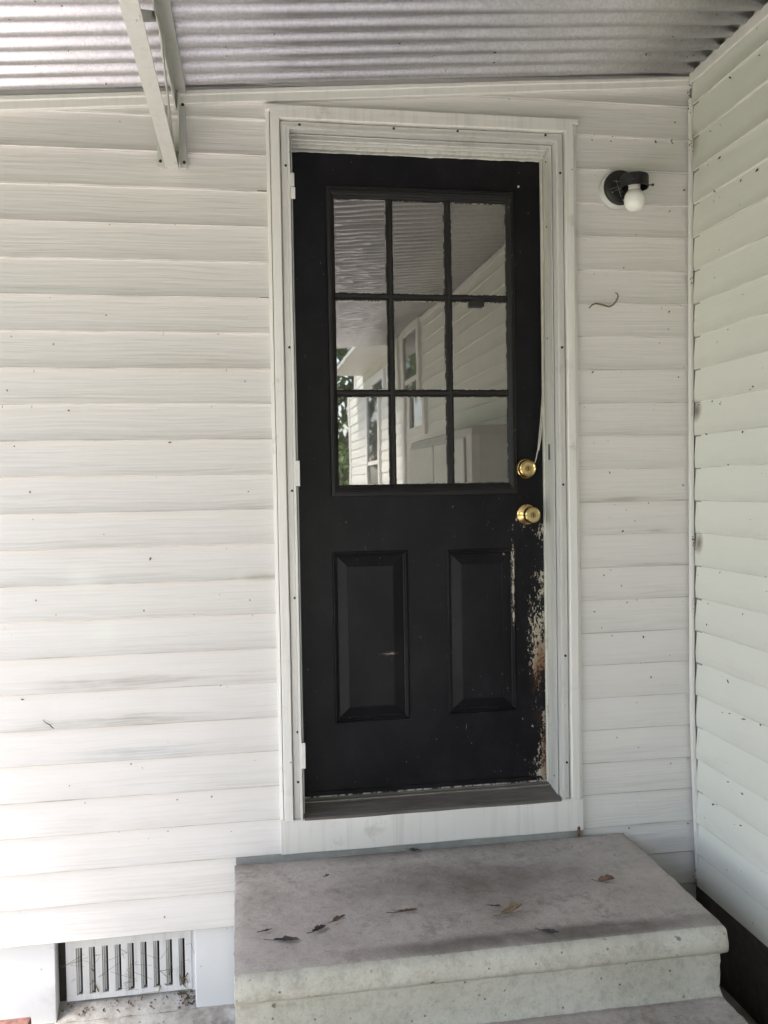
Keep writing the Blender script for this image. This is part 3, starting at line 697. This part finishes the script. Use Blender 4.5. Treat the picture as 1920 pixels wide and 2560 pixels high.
MB().lathe([(.0002, -.003), (.0035, -.002), (.0045, .001)], (.800, DY, -.132), (0, 1, 0), 10).build('paint_chip', M['putty'], door, smooth=50)
# deadbolt and knob
def lock(name, cx, cz, knob):
    e = bpy.data.objects.new(name, None); COL.objects.link(e); e.parent = door
    o = (cx, DY, cz); ax = (0, -1, 0)
    if not knob:
        MB().lathe([(.0345, -.001), (.0345, .003), (.0325, .006), (.0315, .008), (.0290, .010), (.0280, .021), (.0262, .0245), (.0235, .0262), (.0225, .0255), (.0205, .0240), (.0190, .0235)], o, ax, 40).build('rosette', M['brass'], e, smooth=32)
        MB().lathe([(.0192, .0236), (.0185, .0252), (.0105, .0256), (.0095, .0245)], o, ax, 36).build('face', M['brass_satin'], e, smooth=30)
        MB().lathe([(.0097, .0243), (.0092, .0262), (.0002, .0264)], o, ax, 28).build('cylinder_plug', M['brass'], e, smooth=30)
        bx('keyhole', M['brass_dark'], e, cx - .0010, cx + .0010, DY - .0270, DY - .0262, cz - .006, cz + .005, 0)
    else:
        MB().lathe([(.0350, -.001), (.0350, .002), (.0335, .0045), (.0300, .0075), (.0240, .0125), (.0200, .0150), (.0180, .0170), (.0150, .0180), (.0145, .030), (.0165, .0330)], o, ax, 44).build('rosette', M['brass'], e, smooth=35)
        MB().lathe([(.0160, .0330), (.0215, .0350), (.0255, .0390), (.0265, .0440), (.0263, .0560), (.0245, .0610), (.0220, .0630), (.0205, .0626)], o, ax, 44).build('knob', M['brass'], e, smooth=35)
        MB().lathe([(.0207, .0624), (.0195, .0640), (.0095, .0644), (.0090, .0632)], o, ax, 36).build('face', M['brass_satin'], e, smooth=30)
        MB().lathe([(.0092, .0630), (.0088, .0648), (.0002, .0650)], o, ax, 28).build('cylinder_plug', M['brass'], e, smooth=30)
        bx('keyhole', M['brass_dark'], e, cx - .0010, cx + .0010, DY - .0656, DY - .0649, cz - .005, cz + .005, 0)
    return e
lock('deadbolt', .813, -1.033, False); lock('door_knob', .815, -1.181, True)
# room behind the glass
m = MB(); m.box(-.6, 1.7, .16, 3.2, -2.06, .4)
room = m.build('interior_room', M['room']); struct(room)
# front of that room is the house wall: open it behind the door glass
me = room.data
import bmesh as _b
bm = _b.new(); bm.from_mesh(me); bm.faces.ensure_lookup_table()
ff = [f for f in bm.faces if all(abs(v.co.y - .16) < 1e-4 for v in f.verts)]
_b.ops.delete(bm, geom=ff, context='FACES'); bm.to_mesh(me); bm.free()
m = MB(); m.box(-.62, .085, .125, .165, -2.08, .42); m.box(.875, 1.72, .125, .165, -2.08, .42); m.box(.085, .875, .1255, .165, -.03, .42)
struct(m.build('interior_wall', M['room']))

# ================================================================== PORCH LAMP
lamp = thing('wall_lamp', 'black porch light with bare white bulb and missing shade', 'wall lamp')
LC = (1.089, 0., -.166)
MB().lathe([(.0585, .000), (.0590, .014), (.0570, .020), (.0530, .0215), (.050, .0215)], (LC[0], -.008, LC[2]), (0, -1, 0), 44).build('mounting_disc', M['lamp_white'], lamp, smooth=35)
MB().lathe([(.0535, .000), (.0535, .004), (.0520, .0085), (.0460, .0125), (.0300, .0150), (.0002, .0155)], (LC[0] + .001, -.0295, LC[2] + .001), (0, -1, 0), 44).build('canopy', M['lamp_black'], lamp, smooth=35)
cy_ = -.098; ct = -.150
MB().lathe([(.0002, .0), (.0405, .0), (.0425, -.003), (.0425, -.036), (.0410, -.038), (.0395, -.036), (.0395, -.006), (.0002, -.006)], (1.106, cy_, ct), (0, 0, 1), 40).build('shade_holder', M['lamp_black'], lamp, smooth=35)
m = MB(); m.tube([(1.092, -.040, -.170), (1.099, -.065, -.169)], [.0165, .0165], 16); m.build('arm', M['lamp_black'], lamp, smooth=40)
MB().lathe([(.0185, -.006), (.0185, -.028), (.0175, -.030), (.0150, -.028)], (1.106, cy_, ct), (0, 0, 1), 28).build('socket', M['lamp_white'], lamp, smooth=35)
m = MB(); m.tube([(1.144, cy_ - .005, -.178), (1.160, cy_ - .007, -.1775)], .0018, 8); m.tube([(1.160, cy_ - .007, -.1775), (1.165, cy_ - .0075, -.1773)], .0040, 8); m.build('thumb_screw', M['screw'], lamp)
m = MB(); m.tube([(1.085, cy_ - .036, -.177), (1.082, cy_ - .046, -.1775)], .0018, 8); m.tube([(1.082, cy_ - .046, -.1775), (1.0815, cy_ - .049, -.1776)], .0036, 8); m.build('thumb_screw', M['screw'], lamp)
for dx_, dz_ in ((-.030, -.018), (.006, -.040)): MB().lathe([(.0002, .0022), (.0028, .0018), (.0034, 0)], (LC[0] + dx_, -.0425, LC[2] + dz_), (0, -1, 0), 10).build('screw', M['thread'], lamp, smooth=40)
blb = MB().lathe([(.0132, -.020), (.0150, -.026), (.0165, -.030), (.0168, -.041), (.0200, -.0455), (.0255, -.0515), (.0298, -.0615), (.0315, -.0730), (.0302, -.0845), (.0262, -.0948), (.0195, -.1020), (.0110, -.1058), (.0040, -.1070), (.0002, -.1072)], (1.106, cy_, ct), (0, 0, 1), 36).build('bulb', M['bulb'], lamp, smooth=60)
MB().lathe([(.0150, -.026), (.0172, -.0265), (.0175, -.038), (.0176, -.0410), (.0170, -.0415)], (1.106, cy_, ct), (0, 0, 1), 36).build('bulb_neck', M['bulb_neck'], blb, smooth=60)
m = MB()
for a, b in (((1.06, -.046, -.15), (1.09, -.085, -.165)), ((1.065, -.044, -.18), (1.095, -.08, -.17)), ((1.05, -.044, -.175), (1.10, -.05, -.16)), ((1.07, -.046, -.145), (1.085, -.05, -.20))): m.tube([a, b], .00035, 4)
m.build('cobweb', M['web'], lamp)

# ================================================================== PORCH ROOF + TRUSS
roof = thing('porch_roof', 'corrugated galvanised porch roof rising towards the wing wall', 'roof')
def rz(x): return .0315 + .0795 * (x + .74)
PIT = .0735
def sheet(y0, n, off, x0, x1):
    m = MB(); rows = []; S = 16
    for i in range(9):
        x = x0 + (x1 - x0) * i / 8; r = []
        for j in range(n * S + 1):
            t = j / S; c = math.cos(2 * math.pi * t); s_ = math.copysign(abs(c) ** .50, c)
            y = y0 - t * PIT
            r.append((x, y, rz(x) + .0105 + .0105 * s_ + off + .002 * N3(x, y, 0, 1.2)))
        rows.append(r)
    o = m.grid(rows).build('roof_sheet', M['galv'], roof, smooth=60)
    md = o.modifiers.new('thick', 'SOLIDIFY'); md.thickness = .0007; md.offset = 1
    return o
y = .055; i = 0
while y > -4.85:
    sheet(y, 10, .0012 * (i % 2), -1.95, 1.343); y -= 9 * PIT; i += 1
yend = y
MB().box(1.324, 1.3335, -4.9, -.03, rz(1.33) - .030, rz(1.33) + .003).build('wall_flashing', M['frieze'], roof, .002)
eave = MB().box(.98, 1.34, -7.7, yend - .10, .20, .24).build('wing_eave', M['truss']); tag(eave, 'flat white eave of the wing running beyond the porch roof', 'eave')
for yy in (-1.75, -3.4):
    pass
def truss(x, nm, label):
    t = thing(nm, label, 'truss', group=None)
    zb_, zt_ = -.150, rz(x) - .004
    zt_ = min(zt_, .070)
    y1 = -4.9
    sk = lambda yy: -.0175 * min(1.6, -yy)                    # the truss runs slightly askew
    def bar(mm, xa, xb, za, zb2):
        rows = [[(q + sk(yy), yy, zz) for q, zz in ((xa, za), (xb, za), (xb, zb2), (xa, zb2))] for yy in (-.006, -1.6, y1)]
        i0 = len(mm.v); mm.grid(rows, True); mm.f += [(i0 + 3, i0 + 2, i0 + 1, i0), (i0 + 8, i0 + 9, i0 + 10, i0 + 11)]; mm.mi += [0, 0]
    m = MB(); bar(m, x - .009, x + .029, zb_, zb_ + .004); bar(m, x - .0092, x - .005, zb_ + .0042, zb_ + .034)
    m.build('bottom_chord', M['truss'], t, .0012)
    m = MB(); bar(m, x + .022, x + .056, zt_ - .004, zt_); bar(m, x + .0225, x + .0265, zt_ - .046, zt_ - .0042)
    m.build('top_chord', M['truss'], t, .0012)
    yy = -.05; up = True; stp = .40
    while yy > y1 + stp:
        a = (yy, zb_ + .006) if up else (yy, zt_ - .006); b = (yy - stp, zt_ - .006) if up else (yy - stp, zb_ + .006)
        m = MB(); wv = .012; xo = x + .012 + (.008 if up else 0)
        dv = Vector((0, b[0] - a[0], b[1] - a[1])).normalized(); nv = Vector((0, -dv.z, dv.y))
        p = [Vector((xo + sk(a[0]), a[0], a[1])), Vector((xo + sk(b[0]), b[0], b[1]))]
        rows = []
        for q in p: rows.append([q + nv * wv, q + nv * wv + Vector((.004, 0, 0)), q - nv * wv + Vector((.004, 0, 0)), q - nv * wv])
        m.grid(rows, True); m.f += [(3, 2, 1, 0), (4, 5, 6, 7)]; m.mi += [0, 0]
        m.build('web_bar', M['truss'], t, .0008); yy -= stp; up = not up
    br = bpy.data.objects.new('wall_bracket', None); COL.objects.link(br); br.parent = t
    m = MB(); m.box(x - .030, x - .004, -.0185, -.0145, zb_ - .004, .045); m.build('flange', M['truss'], br, .001)
    m = MB(); m.box(x + .031, x + .052, -.0185, -.0145, zb_ - .003, .055); m.box(x + .031, x + .0345, -.050, -.0186, zb_ - .002, .055); m.build('flange', M['truss'], br, .001)
    for (sx, sz) in ((x - .0225, zb_ + .016), (x + .0445, zb_ + .015), (x + .044, .030)):
        MB().lathe([(.0002, -.004), (.0032, -.0036), (.0046, -.001), (.0048, .001)], (sx, -.0185, sz), (0, 1, 0), 12).build('screw', M['screw'], br, smooth=40)
    return t
truss(-.283, 'roof_truss', 'pale painted steel truss under the roof fixed to the wall by a bracket')

# ================================================================== CONCRETE STEPS
SXA, SXB, STZ = -.138, 1.088, -2.203
steps = thing('concrete_steps', 'weathered precast concrete steps with rounded nosing below the door', 'steps')
def steps_prof():
    p = []   # (y, z, material)
    def line(a, b, n, mt):
        for i in range(n): p.append((a[0] + (b[0] - a[0]) * i / n, a[1] + (b[1] - a[1]) * i / n, mt))
    def tread(y0, z0, y1):
        """flat, slight rise to a rounded nose, cove back under it"""
        line((y0, z0), (y1 + .05, z0), 34, 0)
        line((y1 + .05, z0), (y1 + .028, z0 - .004), 3, 0)
        for i in range(9):
            a = R(100 + 105 * i / 8); p.append((y1 + .028 + .029 * math.cos(a), z0 - .034 + .031 * math.sin(a) - (.010 * max(0, i - 5) / 3), 1))
        line((y1 + .007, z0 - .064), (y1 + .036, z0 - .082), 5, 1)
    tread(-.0215, STZ, -.645)
    line((-.605, STZ - .085), (-.601, -2.378), 14, 1); line((-.601, -2.378), (-.612, -2.391), 3, 1)
    tread(-.615, -2.393, -.955)
    line((-.915, -2.478), (-.911, -2.568), 8, 1); line((-.911, -2.568), (-.922, -2.581), 3, 1)
    tread(-.925, -2.583, -1.265)
    line((-1.225, -2.668), (-1.221, -2.76), 6, 1)
    return p
sp = steps_prof()
m = MB(); rows = []
xs_ = [SXA + (SXB - SXA) * i / 96 for i in range(97)]
for i, x in enumerate(xs_):
    r = []
    e = min(i, 96 - i)
    for (y, z, mt) in sp:
        rough = (.0012 if mt else .0020) * N3(x, y, z, 7) + .0014 * N3(x, y, z, 40) + (.0016 * N3(x, y, z, 85) - .007 * max(0., N3(x, 9, z, 16) - .28) if mt else 0)
        if e == 0: rough -= .004 + .004 * N3(x, y, z, 21)
        elif e == 1: rough -= .0008
        xx = x + (.0035 * N3(1, y, z, 22) + .002 * N3(4, y, z, 60) if e == 0 else 0)
        if y > -.03: rough *= .3
        yy = y - (rough if mt else 0); zz = z + (0 if (mt and y > -.6) else rough)
        nose = 1. if mt else 0.
        r.append((xx, yy, zz))
    rows.append(r)
nsp = len(sp)
m.grid(rows)
for a in range(96):
    for b in range(nsp - 1): m.mi[a * (nsp - 1) + b] = 1 if sp[b][2] else 0
# side walls, slightly inside the ends, closed at the back
for xi, row in ((0, rows[0]), (96, rows[-1])):
    base = len(m.v); inset = .010 * (1 if xi == 0 else -1)
    m.v += [tuple(p) for p in row] + [(row[0][0], -.0215, -2.76)]
    m.f.append(tuple(range(base, len(m.v))) if xi == 0 else tuple(range(len(m.v) - 1, base - 1, -1))); m.mi.append(1)
m.quad((SXA, -.0215, -2.76), (SXB, -.0215, -2.76), (SXB, -.0215, STZ), (SXA, -.0215, STZ), mi=1)
m.build('precast_block', [M['conc'], M['lime']], steps, smooth=50, recalc=False)

# ================================================================== DEAD LEAVES
def leaf(label, x, y, ang, ln, wd, curl, mat, seed, lift=0., name='dead_leaf', z=STZ):
    rnd = random.Random(seed); m = MB(); rows = []; n = 9
    for i in range(n + 1):
        t = i / n; w_ = .8 * wd * (math.sin(math.pi * min(1, t * .97 + .015)) ** .75) * (1 + .35 * rnd.uniform(-1, 1)); r = []
        for j in range(-3, 4):
            s_ = j / 3
            px = (t - .5) * ln * .85; py = s_ * w_ / 2 * math.cos(curl * abs(s_) * .9)
            pz = .003 + lift * t + abs(s_) ** 1.5 * w_ * .5 * math.sin(curl) + .3 * ln * curl * .25 * (2 * t - 1) ** 2 + rnd.uniform(-.0016, .0016)
            r.append((px, py, max(.0012, pz)))
        rows.append(r)
    m.grid(rows); m.tube([(-.5 * ln - .28 * ln, rnd.uniform(-.004, .004), .006), (-.5 * ln, 0, .004), (0, 0, .0035), (.48 * ln, 0, .004)], [.0009, .0011, .0009, .0004], 5)
    o = m.build(name, mat, smooth=60, recalc=False); o.location = (x, y, z + .002); o.rotation_euler = (0, 0, R(ang)); sd_ = o.modifiers.new('thick', 'SOLIDIFY'); sd_.thickness = .0005
    return tag(o, label, 'leaf', 'dead leaves fallen on the step')
leaf('largest tan curled dead leaf near the middle front of the step', .575, -.475, 12, .075, .042, .9, M['dl_tan'], 1, .012)
leaf('crumpled reddish brown dead leaf on the right half of the step', .885, -.355, -30, .052, .034, 1.1, M['dl_brown'], 2, .010)
leaf('thin twig-like dead leaf left of the large tan leaf', .306, -.412, 4, .068, .014, .8, M['dl_brown'], 3)
leaf('small brown curled leaf second from the left cluster on the step', .127, -.425, 20, .042, .018, 1.0, M['dl_brown'], 4, .006)
leaf('grey flat leaf between the dark leaf and the brown curl', .073, -.462, 35, .050, .026, .5, M['dl_dark'], 5)
leaf('dark torn leaf at the left front of the step', -.012, -.500, -8, .072, .026, .4, M['dl_dark'], 6)
leaf('sliver of dark leaf behind the dark torn leaf', -.058, -.443, 14, .034, .010, .4, M['dl_dark'], 7)
leaf('tiny round dark leaf scrap at the back left of the step', .123, -.157, 40, .018, .013, .7, M['dl_dark'], 8)
leaf('small dark leaf scrap just behind the large tan leaf', .545, -.428, -15, .030, .009, .6, M['dl_dark'], 9)
leaf('grey rolled leaf lying against the flashing under the door', .402, -.040, -38, .046, .018, 1.2, M['dl_dark'], 10, .004)
leaf('faint grey leaf pressed on the front nosing of the step', .640, -.585, -24, .050, .018, .3, M['dl_dark'], 11)
# crumbs on the step and along sills
def crumbs(name, label, gen, n, s0, s1, mat, seed):
    rnd = random.Random(seed); m = MB()
    for _ in range(n):
        c = Vector(gen(rnd)); r = s0 + (s1 - s0) * rnd.random() ** 2.5; i0 = len(m.v)
        ax = Vector((rnd.uniform(-1, 1), rnd.uniform(-1, 1), rnd.uniform(-1, 1))).normalized()
        q = ax.to_track_quat('Z', 'Y')
        pts = [Vector((0, 0, rnd.uniform(1, 2.2)))] + [Vector((math.cos(k * 1.57) * rnd.uniform(.5, 1), math.sin(k * 1.57) * rnd.uniform(.5, 1), 0)) for k in range(4)] + [Vector((0, 0, -rnd.uniform(1, 2.2)))]
        m.v += [tuple(c + q @ (p * r)) for p in pts]
        for k in range(4):
            a, b = 1 + k, 1 + (k + 1) % 4; m.f += [(i0, i0 + a, i0 + b), (i0 + 5, i0 + b, i0 + a)]; m.mi += [0, 0]
    o = m.build(name, mat, recalc=False); tag(o, label, 'debris', kind='stuff'); return o
crumbs('step_crumbs', 'dirt crumbs and bark scraps scattered over the concrete step', lambda r: (r.uniform(-.12, 1.07), r.uniform(-.58, -.03), STZ + .003), 130, .0006, .0022, M['debris'], 3)
crumbs('sill_debris', 'dirt and twig litter heaped on the vent sill', lambda r: ((lambda x, t: (x, .0 + .034 * t, -2.630 + .028 * t + .002))(r.uniform(VX0 + .01, VX1 - .005) if r.random() < .5 else r.uniform(-.32, -.268), r.random() ** .6)), 190, .0008, .0052, M['debris'], 4)
crumbs('ledge_debris', 'soil crumbs lying along the footing ledge', lambda r: (r.uniform(-1.2, -.15), r.uniform(-.10, -.02), -2.640 - (.0 if r.random() < .4 else .0)), 70, .0008, .0034, M['debris'], 5)
crumbs('wall_specks', 'insect specks and dirt stuck on the door wall clapboards', lambda r: (r.uniform(.965, 1.32) if r.random() < .6 else r.uniform(-.9, -.02), -.0105, r.uniform(-2.3, .1) if r.random() < .45 else -P * r.randint(0, 21) + r.gauss(-.012, .009)), 170, .0006, .0042, M['debris'], 6)
crumbs('wing_specks', 'insect specks and dirt stuck on the wing wall clapboards', lambda r: (XR - .0085, -abs(r.gauss(0, .35)) - .03, r.uniform(-2.35, .2) if r.random() < .45 else -P * r.randint(-1, 22) + r.gauss(-.012, .009)), 110, .0005, .0044, M['debris'], 8)
crumbs('corner_nest_litter', 'litter and old webs packed in the corner beside the strip', lambda r: (XR - .014 + r.uniform(-.004, .004), -.018 - abs(r.gauss(0, .014)), r.choice((-.86, -1.28, -.02, .1, -.45, -1.49, .17, -2.37)) + r.gauss(0, .018)), 170, .0008, .003, M['debris'], 9)
crumbs('roof_specks', 'insect cases and web scraps hanging under the roof sheets', lambda r: ((lambda x, y: (x, y, rz(x) - .0015))(r.uniform(-.8, 1.32) if r.random() < .6 else r.uniform(1.1, 1.32), -abs(r.gauss(.05, .35)) - .03)), 70, .0010, .0030, M['debris'], 12)
# dried tendril on the clapboards
m = MB(); pt = [(.991, -.536), (1.000, -.526), (1.011, -.522), (1.034, -.5245), (1.057, -.530), (1.070, -.525), (1.081, -.513), (1.086, -.500), (1.083, -.490), (1.077, -.486)]
m.tube([(x, -.0155 - .004 * math.sin(i), z) for i, (x, z) in enumerate(pt)], [.0016, .0022, .0025, .0029, .0026, .0024, .0024, .0022, .002, .0012], 8)
tag(m.build('dried_tendril', M['tendril'], smooth=60), 'curled brown dried tendril clinging to the clapboards below the lamp', 'twig')
# red brick at the foot of the wall
bk = MB(); bk.box(-.80, -.709, -.165, -.100, -2.740, -2.548); o = bk.build('red_brick', M['brick'], bevel=.006); tag(o, 'red brick lying at the foot of the wall near the vent', 'brick')
MB().lathe([(.0135, .0006), (.0130, -.001), (.0002, -.002)], (-.752, -.132, -2.5478), (0, 0, 1), 18).build('core_hole', M['hole'], o)

# ================================================================== CABINET (seen only in the door glass)
cab = thing('storage_cabinet', 'tall white enamel cabinet against the wing wall seen in the door glass', 'cabinet')
MB().box(1.0, 1.318, -2.95, -1.32, -2.70, -.80).build('body', M['cab'], cab, .05)
bx('door_panel', M['cab'], cab, .986, .9985, -2.90, -2.15, -2.62, -.86, .006); bx('door_panel', M['cab'], cab, .986, .9985, -2.12, -1.38, -2.62, -.86, .006)
m = MB(); m.tube([(.985, -2.20, -1.35), (.955, -2.20, -1.33), (.955, -2.20, -1.10), (.985, -2.20, -1.08)], .009, 10); m.build('handle', M['jamb_plate'], cab, smooth=50)

# ================================================================== TREES + GRASS
def crown_mesh(seed, n, rad, ht, ls):
    rnd = random.Random(seed); m = MB(); blobs = []
    for _ in range(26):
        a = rnd.uniform(0, 6.28); r = rad * rnd.random() ** .5 * .75; h = rnd.uniform(-.5, .5) * ht
        r *= math.sqrt(max(.08, 1 - (2 * h / ht) ** 2)); blobs.append((Vector((math.cos(a) * r, math.sin(a) * r, h)), rnd.uniform(.22, .42) * rad))
    for _ in range(n):
        c, br = rnd.choice(blobs); d = Vector((rnd.gauss(0, 1), rnd.gauss(0, 1), rnd.gauss(0, 1))).normalized()
        p = c + d * br * rnd.random() ** .35
        q = Vector((rnd.gauss(0, 1), rnd.gauss(0, 1), rnd.gauss(.6, 1))).normalized().to_track_quat('Z', 'Y')
        s_ = ls * rnd.uniform(.6, 1.3)
        m.quad(*[p + q @ Vector(v) * s_ for v in ((0, -1, 0), (.5, -.1, .12), (0, 1, 0), (-.5, -.1, .12))])
    me = m.build('crown_src', M['leaf'], recalc=False); d = me.data; bpy.data.objects.remove(me); return d
CR = [crown_mesh(1, 6500, 2.6, 4.6, .13), crown_mesh(2, 6500, 2.4, 5.4, .12)]
def trunk_mesh(seed):
    rnd = random.Random(seed); m = MB(); m.tube([(0, 0, -.2), (.03, .02, 1.2), (-.05, .05, 2.6), (.04, 0, 4.2), (0, .05, 5.6)], [.24, .18, .15, .10, .04], 10)
    for _ in range(7):
        a = rnd.uniform(0, 6.28); h = rnd.uniform(1.8, 4.2); m.tube([(0, 0, h), (math.cos(a) * .8, math.sin(a) * .8, h + .6), (math.cos(a) * 1.7, math.sin(a) * 1.7, h + 1.1)], [.08, .05, .02], 7)
    o = m.build('trunk_src', M['bark'], smooth=60); d = o.data; bpy.data.objects.remove(o); return d
TR = [trunk_mesh(1), trunk_mesh(2)]
def tree(x, y, s_, k, rot, label):
    t = thing('tree', label, 'tree', group='trees around the yard'); t.location = (x, y, GZ); t.scale = (s_, s_, s_); t.rotation_euler.z = rot
    a = bpy.data.objects.new('trunk', TR[k]); b = bpy.data.objects.new('crown', CR[k]); COL.objects.link(a); COL.objects.link(b); a.parent = t; b.parent = t; b.location = (0, 0, 4.0)
tree(1.3, -13.5, .95, 0, .3, 'leafy tree straight behind the wing corner reflected in the glass')
tree(4.6, -13.0, 1.0, 1, 1.7, 'leafy tree behind the wing furthest from the yard')
tree(-3.2, -15.5, 1.1, 1, 2.2, 'leafy tree at the back of the yard between two others')
tree(-8.2, -12.0, 1.05, 0, 4.0, 'leafy tree at the back left corner of the yard')
tree(-8.0, -4.6, .82, 1, 5.1, 'leafy tree on the left side of the yard facing the porch')
tree(-8.2, .8, .80, 0, .9, 'leafy tree on the left side of the yard level with the door wall')
# low shrub that fills the view under the crowns
def shrub(x, y, s_, k, label):
    t = thing('shrub', label, 'shrub', group='shrubs along the yard edge'); t.location = (x, y, GZ); t.scale = (s_, s_, s_ * .8)
    b = bpy.data.objects.new('foliage', CR[k]); COL.objects.link(b); b.parent = t; b.location = (0, 0, 1.9)
    a = MB(); a.tube([(0, 0, -.1), (.05, 0, .8), (.1, .1, 1.9)], [.09, .06, .03], 7); a.build('stem', M['bark'], t)
shrub(1.6, -11.0, .62, 0, 'bushy shrub just beyond the wing corner'); shrub(-1.8, -12.5, .6, 1, 'bushy shrub at the back middle of the yard'); shrub(-5.4, -11.8, .6, 0, 'bushy shrub at the back left of the yard')
rnd = random.Random(5); m = MB()
for _ in range(9000):
    x = -3.82 - abs(rnd.gauss(0, 1.7)); y = rnd.uniform(-7.5, 1.0); h = rnd.uniform(.02, .07); a = rnd.uniform(0, 6.28); z = gz(x, y) - .004
    dx, dy = math.cos(a) * .004, math.sin(a) * .004; lx, ly = rnd.gauss(0, .02), rnd.gauss(0, .02)
    i0 = len(m.v); m.v += [(x - dx, y - dy, z), (x + dx, y + dy, z), (x + lx, y + ly, z + h)]; m.f.append((i0, i0 + 1, i0 + 2)); m.mi.append(0)
tag(m.build('lawn_grass', M['grass'], recalc=False), 'short green grass of the yard left of the porch', 'grass', kind='stuff')
